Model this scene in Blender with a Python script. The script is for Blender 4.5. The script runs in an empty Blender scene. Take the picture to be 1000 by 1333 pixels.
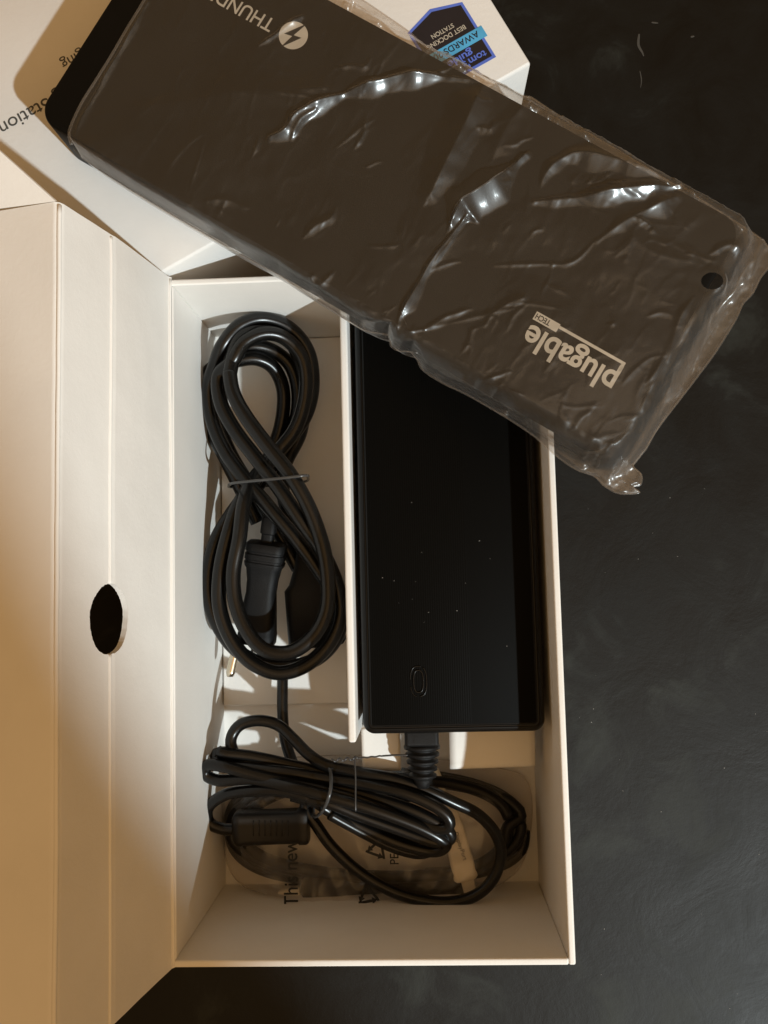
import bpy, bmesh, math, random
import numpy as np
from mathutils import Vector, Matrix, noise

# ------------------------------------------------------------------ camera
sc = bpy.context.scene
S = 0.001                                   # everything below is written in millimetres
FPX, CAMH = 1130.0, 500.0                   # focal length in photo pixels, camera height over the box floor
_Z = -np.array([50., -94., -FPX]); _Z /= np.linalg.norm(_Z)
_Y = np.array([-359., 14346., -FPX]); _Y -= _Y.dot(_Z) * _Z; _Y /= np.linalg.norm(_Y)
_X = np.cross(_Y, _Z)
M = np.array([_X, _Y, _Z])                  # world from camera

def P(px, py, z):
    """point of the photograph at height z (mm) -> world mm"""
    r = M @ np.array([px - 500., -(py - 666.5), -FPX])
    t = (z - CAMH) / r[2]
    return Vector((r[0] * t, r[1] * t, z))

cam_d = bpy.data.cameras.new('camera')
cam = bpy.data.objects.new('camera', cam_d)
sc.collection.objects.link(cam)
mw = Matrix([list(M[i]) + [0] for i in range(3)] + [[0, 0, 0, 1]])
mw.translation = Vector((0, 0, CAMH * S))
cam.matrix_world = mw
cam_d.sensor_fit = 'VERTICAL'; cam_d.sensor_height = 36.0; cam_d.sensor_width = 27.0
cam_d.lens = 36.0 * FPX / 1333.0
cam_d.clip_start = 0.01; cam_d.clip_end = 50.0
sc.camera = cam

# ------------------------------------------------------------------ light
w = bpy.data.worlds.new('World'); sc.world = w; w.use_nodes = True
bg = w.node_tree.nodes['Background']
bg.inputs['Color'].default_value = (1.0, 0.57, 0.22, 1)
bg.inputs['Strength'].default_value = 0.34

def lamp(name, kind, loc, aim, energy, color, **kw):
    d = bpy.data.lights.new(name, kind); o = bpy.data.objects.new(name, d); sc.collection.objects.link(o)
    o.location = Vector(loc)
    o.rotation_euler = (Vector(aim) - Vector(loc)).to_track_quat('-Z', 'Y').to_euler()
    d.energy = energy; d.color = color
    for k, v in kw.items(): setattr(d, k, v)
    return o
# cool daylight from the lower right; the edge of its beam falls across the lower left of the lid
LP = Vector((1.20, -1.27, 1.60))
_ea, _eb = P(240, 1090, 80) * S, P(20, 680, 178) * S
_mid = (_ea + _eb) / 2
_n = (_ea - LP).cross(_eb - LP).normalized()
if _n.dot(Vector((0.1, 0.1, 0.1)) - _mid) < 0: _n = -_n
_half = math.radians(30)
_axis = (_mid - LP).normalized() * math.cos(_half) + _n * math.sin(_half)
lamp('daylight_lamp', 'SPOT', LP, LP + _axis, 238.0, (0.84, 0.95, 0.98),
     spot_size=2 * _half, spot_blend=0.012, shadow_soft_size=0.026)
# warm ceiling lamp
lamp('room_lamp', 'AREA', (0.50, -0.50, 1.8), (0, 0, 0), 5.5, (1.0, 0.62, 0.30), shape='DISK', size=2.0)

sc.view_settings.view_transform = 'Standard'
sc.view_settings.look = 'None'
sc.view_settings.exposure = 0.0
sc.view_settings.gamma = 1.0
sc.cycles.transparent_max_bounces = 24
sc.cycles.max_bounces = 10

# ------------------------------------------------------------------ materials
def nodes_of(name):
    m = bpy.data.materials.new(name); m.use_nodes = True
    nt = m.node_tree; b = nt.nodes['Principled BSDF']
    return m, nt, b, nt.nodes, nt.links

def coords(nt, scale=1.0):
    tc = nt.nodes.new('ShaderNodeTexCoord'); mp = nt.nodes.new('ShaderNodeMapping')
    mp.inputs['Scale'].default_value = (scale, scale, scale) if not hasattr(scale, '__len__') else scale
    nt.links.new(tc.outputs['Object'], mp.inputs['Vector'])
    return mp.outputs['Vector']

def tex_noise(nt, vec, scale, detail=4, rough=.55, dist=0):
    n = nt.nodes.new('ShaderNodeTexNoise'); n.inputs['Scale'].default_value = scale
    n.inputs['Detail'].default_value = detail; n.inputs['Roughness'].default_value = rough
    n.inputs['Distortion'].default_value = dist
    nt.links.new(vec, n.inputs['Vector']); return n.outputs['Fac']

def ramp(nt, fac, stops):
    r = nt.nodes.new('ShaderNodeValToRGB')
    while len(r.color_ramp.elements) < len(stops): r.color_ramp.elements.new(0.5)
    for e, (p, c) in zip(r.color_ramp.elements, stops):
        e.position = p; e.color = c if len(c) == 4 else (*c, 1)
    nt.links.new(fac, r.inputs['Fac']); return r.outputs['Color']

def bump(nt, b, height, strength, dist=0.001):
    n = nt.nodes.new('ShaderNodeBump'); n.inputs['Strength'].default_value = strength
    n.inputs['Distance'].default_value = dist
    nt.links.new(height, n.inputs['Height']); nt.links.new(n.outputs['Normal'], b.inputs['Normal']); return n

def simple(name, col, rough=.5, spec=.5, grain=0.0, gscale=1500, metal=0.0, vary=0.12):
    m, nt, b, N, L = nodes_of(name)
    b.inputs['Roughness'].default_value = rough
    b.inputs['Specular IOR Level'].default_value = spec
    b.inputs['Metallic'].default_value = metal
    v = coords(nt)
    n = tex_noise(nt, v, 60, 3)
    lo = tuple(c * (1 - vary) for c in col); hi = tuple(min(1, c * (1 + vary)) for c in col)
    L.new(ramp(nt, n, [(.3, lo), (.7, hi)]), b.inputs['Base Color'])
    if grain: bump(nt, b, tex_noise(nt, v, gscale, 3), grain, 0.0002)
    return m

def card_material(name, col, rough=.55):
    m, nt, b, N, L = nodes_of(name)
    v = coords(nt)
    n = tex_noise(nt, v, 22, 5, .6)
    L.new(ramp(nt, n, [(.25, tuple(c * .93 for c in col)), (.7, col)]), b.inputs['Base Color'])
    b.inputs['Roughness'].default_value = rough; b.inputs['Specular IOR Level'].default_value = .3
    bump(nt, b, tex_noise(nt, v, 420, 6, .7), .30, 0.0004)
    return m

M_card = card_material('white_card', (.85, .825, .785))
M_sleeve = card_material('coated_white_card', (.80, .785, .76), .33)
M_black = simple('black_plastic', (.004, .0038, .0036), .36, .28, .2)
M_dock = simple('black_dock_shell', (.003, .0028, .0025), .5, .12, .2)
M_rubber = simple('black_cable_rubber', (.0045, .0043, .004), .27, .38, .10, 2500)
M_rubber2 = simple('dull_black_cable', (.007, .006, .005), .42, .3, .15, 2500)
M_plug = simple('matte_black_moulding', (.007, .007, .0073), .46, .22, 1.0, 2600)
M_wire = simple('tie_wire', (.05, .05, .05), .25, .6)
M_brass = simple('brass_pin', (.72, .64, .50), .25, .5, metal=1.0)
M_steel = simple('steel_blade', (.55, .55, .55), .3, .5, metal=1.0)
M_print = simple('silver_print', (.47, .42, .34), .55, .3)
M_ink = simple('dark_ink', (.075, .075, .07), .6, .3)
M_inkblack = simple('black_ink', (.012, .012, .012), .5, .3)
M_navy = simple('badge_dark', (.014, .013, .018), .3, .5)
M_violet = simple('badge_violet', (.10, .17, .62), .3, .5)
M_cyan = simple('badge_cyan', (.08, .38, .66), .3, .5)
M_pale = simple('pale_connector', (.86, .81, .70), .45, .4)
M_dust = simple('dust', (.30, .29, .27), .8, .2)

# adapter lid: fine moulded ridges running lengthwise on the left two thirds
def adapter_top():
    m, nt, b, N, L = nodes_of('ridged_black_plastic')
    b.inputs['Base Color'].default_value = (.0027, .0025, .0021, 1)
    b.inputs['Specular IOR Level'].default_value = .05
    tc = N.new('ShaderNodeTexCoord'); sep = N.new('ShaderNodeSeparateXYZ'); L.new(tc.outputs['Object'], sep.inputs['Vector'])
    wv = N.new('ShaderNodeTexWave'); wv.wave_type = 'BANDS'; wv.bands_direction = 'X'
    wv.inputs['Scale'].default_value = 1 / (0.0011) / 3.14159 * 1.0
    L.new(tc.outputs['Object'], wv.inputs['Vector'])
    lt = N.new('ShaderNodeMath'); lt.operation = 'LESS_THAN'; lt.inputs[1].default_value = 0.0215
    L.new(sep.outputs['X'], lt.inputs[0])
    mu = N.new('ShaderNodeMath'); mu.operation = 'MULTIPLY'; L.new(lt.outputs[0], mu.inputs[0]); L.new(wv.outputs['Fac'], mu.inputs[1])
    bump(nt, b, mu.outputs[0], .35, 0.00010)
    L.new(ramp(nt, lt.outputs[0], [(0, (.60,) * 3), (1, (.55,) * 3)]), b.inputs['Roughness'])
    return m
M_ridged = adapter_top()

def table_material():
    m, nt, b, N, L = nodes_of('black_worn_tabletop')
    v = coords(nt)
    a = tex_noise(nt, v, 5, 6, .6, .3)
    big = tex_noise(nt, v, 26, 8, .62, .6)
    fine = tex_noise(nt, v, 230, 5, .7)
    mix = N.new('ShaderNodeMath'); mix.operation = 'MULTIPLY'; L.new(a, mix.inputs[0]); L.new(big, mix.inputs[1])
    L.new(ramp(nt, mix.outputs[0], [(.12, (.0022, .002, .0016)), (.27, (.005, .0052, .0046)), (.42, (.026, .029, .0255))]), b.inputs['Base Color'])
    L.new(ramp(nt, big, [(.3, (.47,) * 3), (.55, (.54,) * 3), (.72, (.62,) * 3)]), b.inputs['Roughness'])
    b.inputs['Specular IOR Level'].default_value = .25
    add = N.new('ShaderNodeMath'); add.operation = 'ADD'; L.new(big, add.inputs[0])
    sc2 = N.new('ShaderNodeMath'); sc2.operation = 'MULTIPLY'; sc2.inputs[1].default_value = .22; L.new(fine, sc2.inputs[0]); L.new(sc2.outputs[0], add.inputs[1])
    bump(nt, b, add.outputs[0], .35, 0.0012)
    return m
M_table = table_material()

def film_material(name, haze, tint, rough, bump_s, bscale):
    m, nt, b, N, L = nodes_of(name)
    N.remove(b)
    out = N['Material Output']
    v = coords(nt)
    tr = N.new('ShaderNodeBsdfTransparent'); tr.inputs['Color'].default_value = (*tint, 1)
    df = N.new('ShaderNodeBsdfDiffuse'); df.inputs['Color'].default_value = (.82, .74, .64, 1)
    tl = N.new('ShaderNodeBsdfTranslucent'); tl.inputs['Color'].default_value = (.8, .76, .72, 1)
    gl = N.new('ShaderNodeBsdfGlossy'); gl.inputs['Roughness'].default_value = rough; gl.inputs['Color'].default_value = (1, 1, 1, 1)
    bn = N.new('ShaderNodeBump'); bn.inputs['Strength'].default_value = bump_s; bn.inputs['Distance'].default_value = 0.001
    h = tex_noise(nt, v, bscale, 4, .6, 1.2)
    L.new(h, bn.inputs['Height'])
    L.new(bn.outputs['Normal'], gl.inputs['Normal'])
    g2 = N.new('ShaderNodeBsdfGlossy'); g2.inputs['Roughness'].default_value = .46; g2.inputs['Color'].default_value = (1, 1, 1, 1)
    gg = N.new('ShaderNodeMixShader'); gg.inputs[0].default_value = .55
    L.new(gl.outputs[0], gg.inputs[1]); L.new(g2.outputs[0], gg.inputs[2])
    dm = N.new('ShaderNodeMixShader'); dm.inputs[0].default_value = .35
    L.new(df.outputs[0], dm.inputs[1]); L.new(tl.outputs[0], dm.inputs[2])
    hm = N.new('ShaderNodeMixShader')
    hz = tex_noise(nt, v, 35, 5, .6)
    L.new(ramp(nt, hz, [(.3, (haze * .85,) * 3), (.7, (haze * 1.15,) * 3)]), hm.inputs[0])
    L.new(tr.outputs[0], hm.inputs[1]); L.new(dm.outputs[0], hm.inputs[2])
    fr = N.new('ShaderNodeFresnel'); geo = N.new('ShaderNodeNewGeometry')
    io = N.new('ShaderNodeMapRange'); io.inputs['To Min'].default_value = 1.65; io.inputs['To Max'].default_value = 1 / 1.65   # a thin sheet reflects alike from both sides
    L.new(geo.outputs['Backfacing'], io.inputs['Value']); L.new(io.outputs[0], fr.inputs['IOR'])
    L.new(bn.outputs['Normal'], fr.inputs['Normal'])
    gm = N.new('ShaderNodeMixShader'); L.new(fr.outputs[0], gm.inputs[0])
    L.new(hm.outputs[0], gm.inputs[1]); L.new(gg.outputs[0], gm.inputs[2])
    L.new(gm.outputs[0], out.inputs['Surface'])
    return m
M_film = film_material('clear_bag_film', .020, (.92, .90, .88), .19, .22, 45)
M_film2 = film_material('small_bag_film', .055, (.93, .90, .87), .2, .15, 60)

# ------------------------------------------------------------------ helpers
def link(o, parent=None):
    sc.collection.objects.link(o)
    if parent is not None: o.parent = parent
    return o

def mesh(name, verts, faces, mat, parent=None, smooth=True, weld=False):
    me = bpy.data.meshes.new(name)
    me.from_pydata([tuple(c * S for c in v) for v in verts], [], faces)
    if smooth: me.polygons.foreach_set('use_smooth', [True] * len(me.polygons))
    me.materials.append(mat); me.update()
    bm = bmesh.new(); bm.from_mesh(me)
    if weld: bmesh.ops.remove_doubles(bm, verts=bm.verts, dist=1e-6)
    bmesh.ops.recalc_face_normals(bm, faces=bm.faces); bm.to_mesh(me); bm.free()
    return link(bpy.data.objects.new(name, me), parent)

def thing(name, label, cat, loc=None):
    o = bpy.data.objects.new(name, None); link(o); o.empty_display_size = .01
    o['label'] = label; o['category'] = cat
    return o

def tag(o, label, cat):
    o['label'] = label; o['category'] = cat; return o

def box(name, x0, x1, y0, y1, z0, z1, mat, parent=None, bev=0.6, seg=3):
    bm = bmesh.new(); bmesh.ops.create_cube(bm, size=1)
    for v in bm.verts:
        v.co = Vector(((x0 + x1) / 2 + v.co.x * (x1 - x0), (y0 + y1) / 2 + v.co.y * (y1 - y0), (z0 + z1) / 2 + v.co.z * (z1 - z0))) * S
    if bev: bmesh.ops.bevel(bm, geom=bm.edges[:], offset=bev * S, segments=seg, profile=.5, affect='EDGES')
    me = bpy.data.meshes.new(name); bm.to_mesh(me); bm.free()
    me.materials.append(mat)
    me.polygons.foreach_set('use_smooth', [True] * len(me.polygons)); 
    o = link(bpy.data.objects.new(name, me), parent)
    md = o.modifiers.new('wn', 'WEIGHTED_NORMAL'); md.keep_sharp = True
    return o

def rrect(w, h, r, n=8):
    pts = []
    for cx, cy, a0 in ((w/2 - r, h/2 - r, 0), (-w/2 + r, h/2 - r, 90), (-w/2 + r, -h/2 + r, 180), (w/2 - r, -h/2 + r, 270)):
        for k in range(n + 1):
            a = math.radians(a0 + 90 * k / n); pts.append((cx + r * math.cos(a), cy + r * math.sin(a)))
    return pts

def rprism(name, cx, cy, w, h, r, rings, mat, parent=None, ang=0.0, cap=True, n=8, topmat=None):
    """rounded rectangle swept through rings (inset, z); capped"""
    vs, fs = [], []
    ca, sa = math.cos(ang), math.sin(ang)
    cnt = 4 * (n + 1)
    for ins, z in rings:
        for x, y in rrect(w - 2 * ins, h - 2 * ins, max(.15, r - ins), n):
            vs.append((cx + x * ca - y * sa, cy + x * sa + y * ca, z))
    for k in range(len(rings) - 1):
        for i in range(cnt):
            j = (i + 1) % cnt
            fs.append((k * cnt + i, k * cnt + j, (k + 1) * cnt + j, (k + 1) * cnt + i))
    fs.append(tuple(range(cnt))[::-1]); fs.append(tuple((len(rings) - 1) * cnt + i for i in range(cnt)))
    o = mesh(name, vs, fs, mat, parent)
    if topmat:
        o.data.materials.append(topmat)
        zt = rings[-1][1] * S
        for p in o.data.polygons:
            if abs(p.center.z - zt) < 1e-6 and p.normal.z > .9: p.material_index = 1
    md = o.modifiers.new('es', 'EDGE_SPLIT'); md.split_angle = math.radians(40)
    return o

def spline(pts, step=1.6, closed=False):
    pts = [Vector(p) for p in pts]; n = len(pts); out = []
    segs = n if closed else n - 1
    for i in range(segs):
        if closed: p0, p1, p2, p3 = pts[(i - 1) % n], pts[i], pts[(i + 1) % n], pts[(i + 2) % n]
        else: p0, p1, p2, p3 = pts[max(i - 1, 0)], pts[i], pts[i + 1], pts[min(i + 2, n - 1)]
        k = max(2, int((p2 - p1).length / step))
        for j in range(k):
            t = j / k
            out.append(0.5 * ((2 * p1) + (-p0 + p2) * t + (2 * p0 - 5 * p1 + 4 * p2 - p3) * t * t + (-p0 + 3 * p1 - 3 * p2 + p3) * t ** 3))
    if not closed: out.append(pts[-1])
    return out

def tube(name, pts, rad, mat, parent=None, sides=14, closed=False, step=1.6, flat=1.0):
    c = spline(pts, step, closed); n = len(c)
    R = rad if callable(rad) else (lambda t: rad)
    vs, fs = [], []
    up = Vector((0, 0, 1))
    for i, p in enumerate(c):
        d = (c[(i + 1) % n] - c[i - 1]) if closed else (c[min(i + 1, n - 1)] - c[max(i - 1, 0)])
        d.normalize()
        s = d.cross(up)
        if s.length < .05: s = d.cross(Vector((0, 1, 0)))
        s.normalize(); u = s.cross(d)
        r = R(i / (n - 1))
        for k in range(sides):
            a = 2 * math.pi * k / sides
            vs.append(p + s * (r * math.cos(a)) + u * (r * flat * math.sin(a)))
    m = n if closed else n - 1
    for i in range(m):
        a, b2 = i * sides, ((i + 1) % n) * sides
        for k in range(sides):
            fs.append((a + k, a + (k + 1) % sides, b2 + (k + 1) % sides, b2 + k))
    if not closed:
        fs.append(tuple(range(sides))[::-1]); fs.append(tuple((n - 1) * sides + k for k in range(sides)))
    return mesh(name, vs, fs, mat, parent)

def PP(lst): return [P(*a) for a in lst]

def lettering(name, body, anchor, ang_deg, length, mat, parent, align='LEFT', height_ratio=1.0, bold=0.0, extr=0.06, spacing=1.0):
    """flat printed text as a mesh, scaled to a length in mm"""
    cu = bpy.data.curves.new(name, 'FONT'); cu.body = body; cu.size = 1.0; cu.align_x = align
    cu.offset = bold; cu.extrude = 0; cu.space_character = spacing
    tmp = bpy.data.objects.new('tmp', cu); sc.collection.objects.link(tmp)
    bpy.context.view_layer.update()
    dg = bpy.context.evaluated_depsgraph_get()
    me = bpy.data.meshes.new_from_object(tmp.evaluated_get(dg))
    bpy.data.objects.remove(tmp)
    xs = [v.co.x for v in me.vertices]; wdt = max(xs) - min(xs)
    k = length / wdt
    a = math.radians(ang_deg); ca, sa = math.cos(a), math.sin(a)
    for v in me.vertices:
        x, y = v.co.x * k, v.co.y * k * height_ratio
        v.co = Vector((anchor[0] + x * ca - y * sa, anchor[1] + x * sa + y * ca, anchor[2])) * S
    me.materials.clear(); me.materials.append(mat)
    me.update()
    o = link(bpy.data.objects.new(name, me), parent)
    return o

def flat_poly(name, pts, mat, parent, thick=0.0):
    return mesh(name, pts, [tuple(range(len(pts)))], mat, parent, smooth=False)

def local(o, ex, ey, z):
    def f(a, b): return (o[0] + ex[0] * a + ey[0] * b, o[1] + ex[1] * a + ey[1] * b, z)
    return f

# ------------------------------------------------------------------ table
t = mesh('tabletop', [(-900, -800, -2), (900, -800, -2), (900, 800, -2), (-900, 800, -2),
                      (-900, -800, -30), (900, -800, -30), (900, 800, -30), (-900, 800, -30)],
         [(0, 1, 2, 3), (4, 5, 6, 7), (0, 1, 5, 4), (1, 2, 6, 5), (2, 3, 7, 6), (3, 0, 4, 7)], M_table, smooth=False)
t['kind'] = 'structure'; t['label'] = 'black worn tabletop with faint grey smudges'

random.seed(7)
def specks(name, n, region, z, smin, smax, mat, parent=None):
    vs, fs = [], []
    for _ in range(n):
        px = random.uniform(region[0], region[2]); py = random.uniform(region[1], region[3])
        c = P(px, py, z); s = random.uniform(smin, smax); a0 = random.uniform(0, 6.28); st = random.uniform(1, 2.4)
        b0 = len(vs)
        for k in range(6):
            a = a0 + k * math.pi / 3; q = s * random.uniform(.6, 1.1)
            x, y = math.cos(a) * q * st, math.sin(a) * q
            vs.append((c.x + x * math.cos(a0) - y * math.sin(a0), c.y + x * math.sin(a0) + y * math.cos(a0), z + .02))
        vs.append((c.x, c.y, z + .02 + s * .6))
        for k in range(6): fs.append((b0 + k, b0 + (k + 1) % 6, b0 + 6))
    return mesh(name, vs, fs, mat, parent, smooth=False)
dust = specks('table_dust', 26, (750, 620, 1000, 1333), -2, .08, .28, M_dust); dust['kind'] = 'stuff'
dust['label'] = 'fine pale dust specks on the black tabletop'
cr = thing('dried_smear', 'short whitish dried smear on the dark tabletop in the upper right', 'smear')
for pts, r in (([(832, 44, -1.9), (831, 58, -1.9), (836, 68, -1.9), (838, 73, -1.9)], .7), ([(833, 92, -1.9), (835, 104, -1.9), (834, 114, -1.9)], .28),
               ([(848, 29, -1.9), (857, 30, -1.9)], .45), ([(899, 48, -1.9), (904, 47, -1.9)], .5)):
    tube('smear', PP(pts), (lambda q: (lambda t: q * (.35 + .9 * math.sin(math.pi * min(1, .12 + t * .85)))))(r), simple('dried_residue', (.06, .055, .048), .8, .2), cr, sides=8, step=.5, flat=.12)

# ------------------------------------------------------------------ open box with hinged lid
X0, X1, Y0, Y1 = -116.7, 62.7, -168.5, 148.3
TW = 3.0
bx = thing('cardboard_box', 'open white cardboard box with cables and adapter inside, lid folded back to the left', 'box')
box('base_panel', X0, X1, Y0, Y1, -1.9, 0, M_card, bx, .3)
def wall(name, x0, x1, y0, y1, z1=100): return box(name, x0, x1, y0, y1, 0.02, z1, M_card, bx, .9, 4)
wall('side_panel', X1 - TW, X1, Y0, Y1)
wall('side_panel', X0, X0 + 1.6, Y0 + TW + .02, Y1 - TW - .02, 99.6)
wall('end_panel', X0, X1 - TW - .02, Y0, Y0 + TW)
wall('end_panel', X0, X1 - TW - .02, Y1 - TW, Y1)
# lid: spine rising from the left wall, crease, then the lid panel falling away to the left
prof_pts = [(-115.9, 99.2), (-116.9, 100.6), (-121.0, 124), (-125.6, 149.2), (-126.2, 150.4), (-126.6, 151.8), (-130.3, 167), (-133.9, 181.6),
            (-134.9, 183.3), (-136.6, 183.9), (-150, 180.8), (-175, 175), (-215, 166), (-262, 155)]
def densify(pp, step=1.0):
    out = []
    for (a, b), (c, d) in zip(pp[:-1], pp[1:]):
        k = max(1, int(math.hypot(c - a, d - b) / step))
        for j in range(k): out.append((a + (c - a) * j / k, b + (d - b) * j / k))
    out.append(pp[-1]); return out
prof = densify(prof_pts, .8)
YT, YB = 149.6, -168.6
ny = 330
hole_c = P(144.5, 806, 152)
arc = [0]
for (a, b), (c, d) in zip(prof[:-1], prof[1:]): arc.append(arc[-1] + math.hypot(c - a, d - b))
# arc position of the hole centre
ih = min(range(len(prof)), key=lambda i: abs(prof[i][1] - 152) + (0 if prof[i][0] > -134 else 99))
sh = arc[ih]; R = 13.2
vs, fs = [], []
def wob(y, z):
    return .7 * noise.noise(Vector((y * .012, z * .02, 3.3))) + .12 * noise.noise(Vector((y * .09, z * .09, 9.1)))
def split_lid(i0, i1, name, hole):
    vs, fs = [], []
    pr = prof[i0:i1 + 1]; ar = arc[i0:i1 + 1]
    def at(s):
        s = min(max(s, ar[0]), ar[-1])
        for k in range(len(ar) - 1):
            if s <= ar[k + 1]:
                u = (s - ar[k]) / max(1e-9, ar[k + 1] - ar[k])
                return pr[k][0] + (pr[k + 1][0] - pr[k][0]) * u, pr[k][1] + (pr[k + 1][1] - pr[k][1]) * u
        return pr[-1]
    rad = {}
    for i, s in enumerate(ar):
        for j in range(ny + 1):
            y = YB + (YT - YB) * j / ny
            s2, y2 = s, y
            if hole:
                dx, dy = s - sh, (y - hole_c.y) / 1.08; d = math.hypot(dx, dy)
                if .93 * R < d < 1.06 * R:
                    rr = R * (1 + .012 * math.sin(5 * math.atan2(dy, dx)) + .02 * noise.noise(Vector((dx, dy, 1)) * .8))
                    s2, y2 = sh + dx / d * rr, hole_c.y + dy / d * rr * 1.08; d = R
                rad[len(vs)] = d
            x, z = at(s2); vs.append((x + wob(y2, z), y2, z))
    nyy = ny + 1
    for i in range(len(ar) - 1):
        for j in range(ny):
            q = (i * nyy + j, (i + 1) * nyy + j, (i + 1) * nyy + j + 1, i * nyy + j + 1)
            if hole:
                if all(rad[k] <= R + 1e-6 for k in q): continue
            fs.append(q)
    o = mesh(name, vs, fs, M_card, bx)
    return o
isp = max(i for i in range(len(prof)) if prof[i][0] > -135.5)
for name, a, b, h in (('lid_spine', 0, isp, True), ('lid_panel', isp, len(prof) - 1, False)):
    o = split_lid(a, b, name, h)
    # normals toward the camera so the thickness grows outward
    c = o.data.polygons[len(o.data.polygons) // 2]
    if (c.normal.x < 0 and h) or (c.normal.z < 0 and not h):
        o.data.flip_normals()
    md = o.modifiers.new('thickness', 'SOLIDIFY'); md.thickness = 2.4 * S; md.offset = -1
    es = o.modifiers.new('es', 'EDGE_SPLIT'); es.split_angle = math.radians(50)
# light creases pressed into the spine and lid
for px_, nm in ((99.9, 'crease'), (151.2, 'crease'), (183.4, 'crease')):
    k = min(range(isp + 2), key=lambda i: abs(prof[i][1] - px_))
    x, z = prof[k]
    yy = [YB + 1.2, hole_c.y - R - 1, hole_c.y + R + 1, YT - 1.2] if nm == 'crease' and px_ == 151.2 else [YB + 1.2, YT - 1.2]
    for a, b in zip(yy[::2], yy[1::2]):
        n = 40
        pts = [Vector((x + .02 + wob(a + (b - a) * i / n, z), a + (b - a) * i / n, z)) for i in range(n + 1)]
        tube(nm, pts, .75 if px_ < 160 else .9, M_card, bx, sides=10, step=6)
# lid end flap, standing up and away from the lid panel's far end
fl = [(-136.0, YT + .2, 183.9), (-166, YT + 1.0, 177.2), (-262, YT + 1.0, 155), (-262, YT + 42, 190), (-166, YT + 31, 196)]
# place its outer edge on the line seen in the photograph
fl[4] = tuple(P(-2, 194, 188)); fl[3] = tuple(P(-150, 66, 188))
o = mesh('lid_end_flap', fl, [(0, 1, 4), (1, 2, 3, 4)], M_card, bx, smooth=False)
md = o.modifiers.new('thickness', 'SOLIDIFY'); md.thickness = 1.2 * S; md.offset = 0

# ------------------------------------------------------------------ card insert
tr = thing('card_tray', 'white folded card tray holding the black power adapter in the box', 'tray')
# divider wall standing left of the adapter; leaning very slightly
dv = box('divider', -36.6, -33.0, -73.0, 145.0, 6.2, 88, M_card, tr, 1.2, 4)
box('platform', -32.8, 58.5, -71, 144.8, 26, 30, M_card, tr, .8)
box('floor_plate', X0 + 2.2, -36.9, -66.0, 145.0, .15, 6, M_card, tr, 1.2, 4)
box('platform_support', -32.6, 58.0, 100, 103, .15, 25.8, M_card, tr, .5)
box('platform_support', -32.6, 58.0, -70, -67, .15, 25.8, M_card, tr, .5)
def flap(xa, xb, yb, z0, drop, nm='front_flap', tilt=0):
    vs, fs = [], []; pr = []
    for k in range(8): pr.append((-71.2 + (yb + 3.2 + 71.2) * k / 7, z0 - drop * (k / 7) ** 2))
    zc = z0 - drop
    for k in range(1, 9):
        a = math.radians(90 * k / 8); pr.append((yb + 3.2 - 3.2 * math.sin(a), zc - 3.2 + 3.2 * math.cos(a)))
    pr.append((yb + .2, zc - 9))
    n = 12
    for i in range(n + 1):
        x = xa + (xb - xa) * i / n
        for y, z in pr: vs.append((x, y + tilt * (i / n), z))
    m = len(pr)
    for i in range(n):
        for j in range(m - 1): fs.append((i * m + j, i * m + j + 1, (i + 1) * m + j + 1, (i + 1) * m + j))
    o = mesh(nm, vs, fs, M_card, tr)
    md = o.modifiers.new('thickness', 'SOLIDIFY'); md.thickness = .9 * S; md.offset = 0
    return o
flap(-33.5, P(522, 1000, 44).x, P(500, 1004, 44).y, 47, 3)
flap(P(586, 1000, 44).x, P(697, 1000, 44).x, P(640, 1001, 44).y, 47, 3, tilt=.8)

# ------------------------------------------------------------------ sleeve carton under the dock
A = P(207, 357, 103); B = P(692, 82, 103)
ab = (B - A).normalized(); sa_ = math.atan2(ab.y, ab.x)
nrm = Vector((-ab.y, ab.x, 0))
LEN = (B - A).length + 78; DEP = 260
cen = B - ab * LEN / 2 + nrm * DEP / 2
slv = thing('sleeve_carton', 'white printed carton sleeve lying under the bagged dock, with a small award badge', 'carton')
def sleeve():
    vs_rings = []
    return rprism('shell', cen.x, cen.y, LEN, DEP, 1.4, [(1.2, -1.9), (.3, -1.6), (0, -.8), (0, 101.2), (.35, 102.3), (1.2, 103)], M_sleeve, slv, ang=sa_, n=5)
sleeve()
tang = math.degrees(sa_) + 180
anc = P(-4, 163, 103.12)
lettering('lettering', 'Docking Station', anc, tang, 63, M_ink, slv, 'RIGHT', 1.0, .004)
lettering('lettering', 'Charging', P(78, 80, 103.12), tang, 27, M_ink, slv, 'RIGHT', 1.0, .002)
# award badge; local frame: origin its top corner near the carton corner, a along the reading direction, b down the badge
k_ = 1 / 2.846
bo = P(646, 74, 103.1)
ex = Vector((math.cos(math.radians(tang)), math.sin(math.radians(tang)), 0)) * k_
ey = Vector((ex.y, -ex.x, 0))
ey = Vector((math.sin(math.radians(tang)), -math.cos(math.radians(tang)), 0)) * k_
def bl(a, b, z): return (bo.x + ex.x * a + ey.x * b, bo.y + ex.y * a + ey.y * b, z)
bd = flat_poly('award_badge', [bl(a, b, 103.10) for a, b in ((0, 0), (86, 0), (86, 92), (43, 106), (0, 92))], M_violet, slv)
flat_poly('badge_field', [bl(a, b, 103.2) for a, b in ((4, 4), (82, 4), (82, 89), (43, 101), (4, 89))], M_navy, bd)
flat_poly('ribbon', [bl(a, b, 103.3) for a, b in ((-5, 32), (91, 32), (91, 49), (-5, 49))], M_cyan, bd)
def btxt(s, a, b, ln, mat, bold=.01, hr=1): return lettering('lettering', s, bl(a, b, 103.42), tang, ln, mat, bd, 'LEFT', hr, bold)
btxt("tom's", 9, 16.5, 36 * k_, M_violet, .02, .9); btxt('guide', 24, 27, 38 * k_, M_violet, .02, .85)
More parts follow.
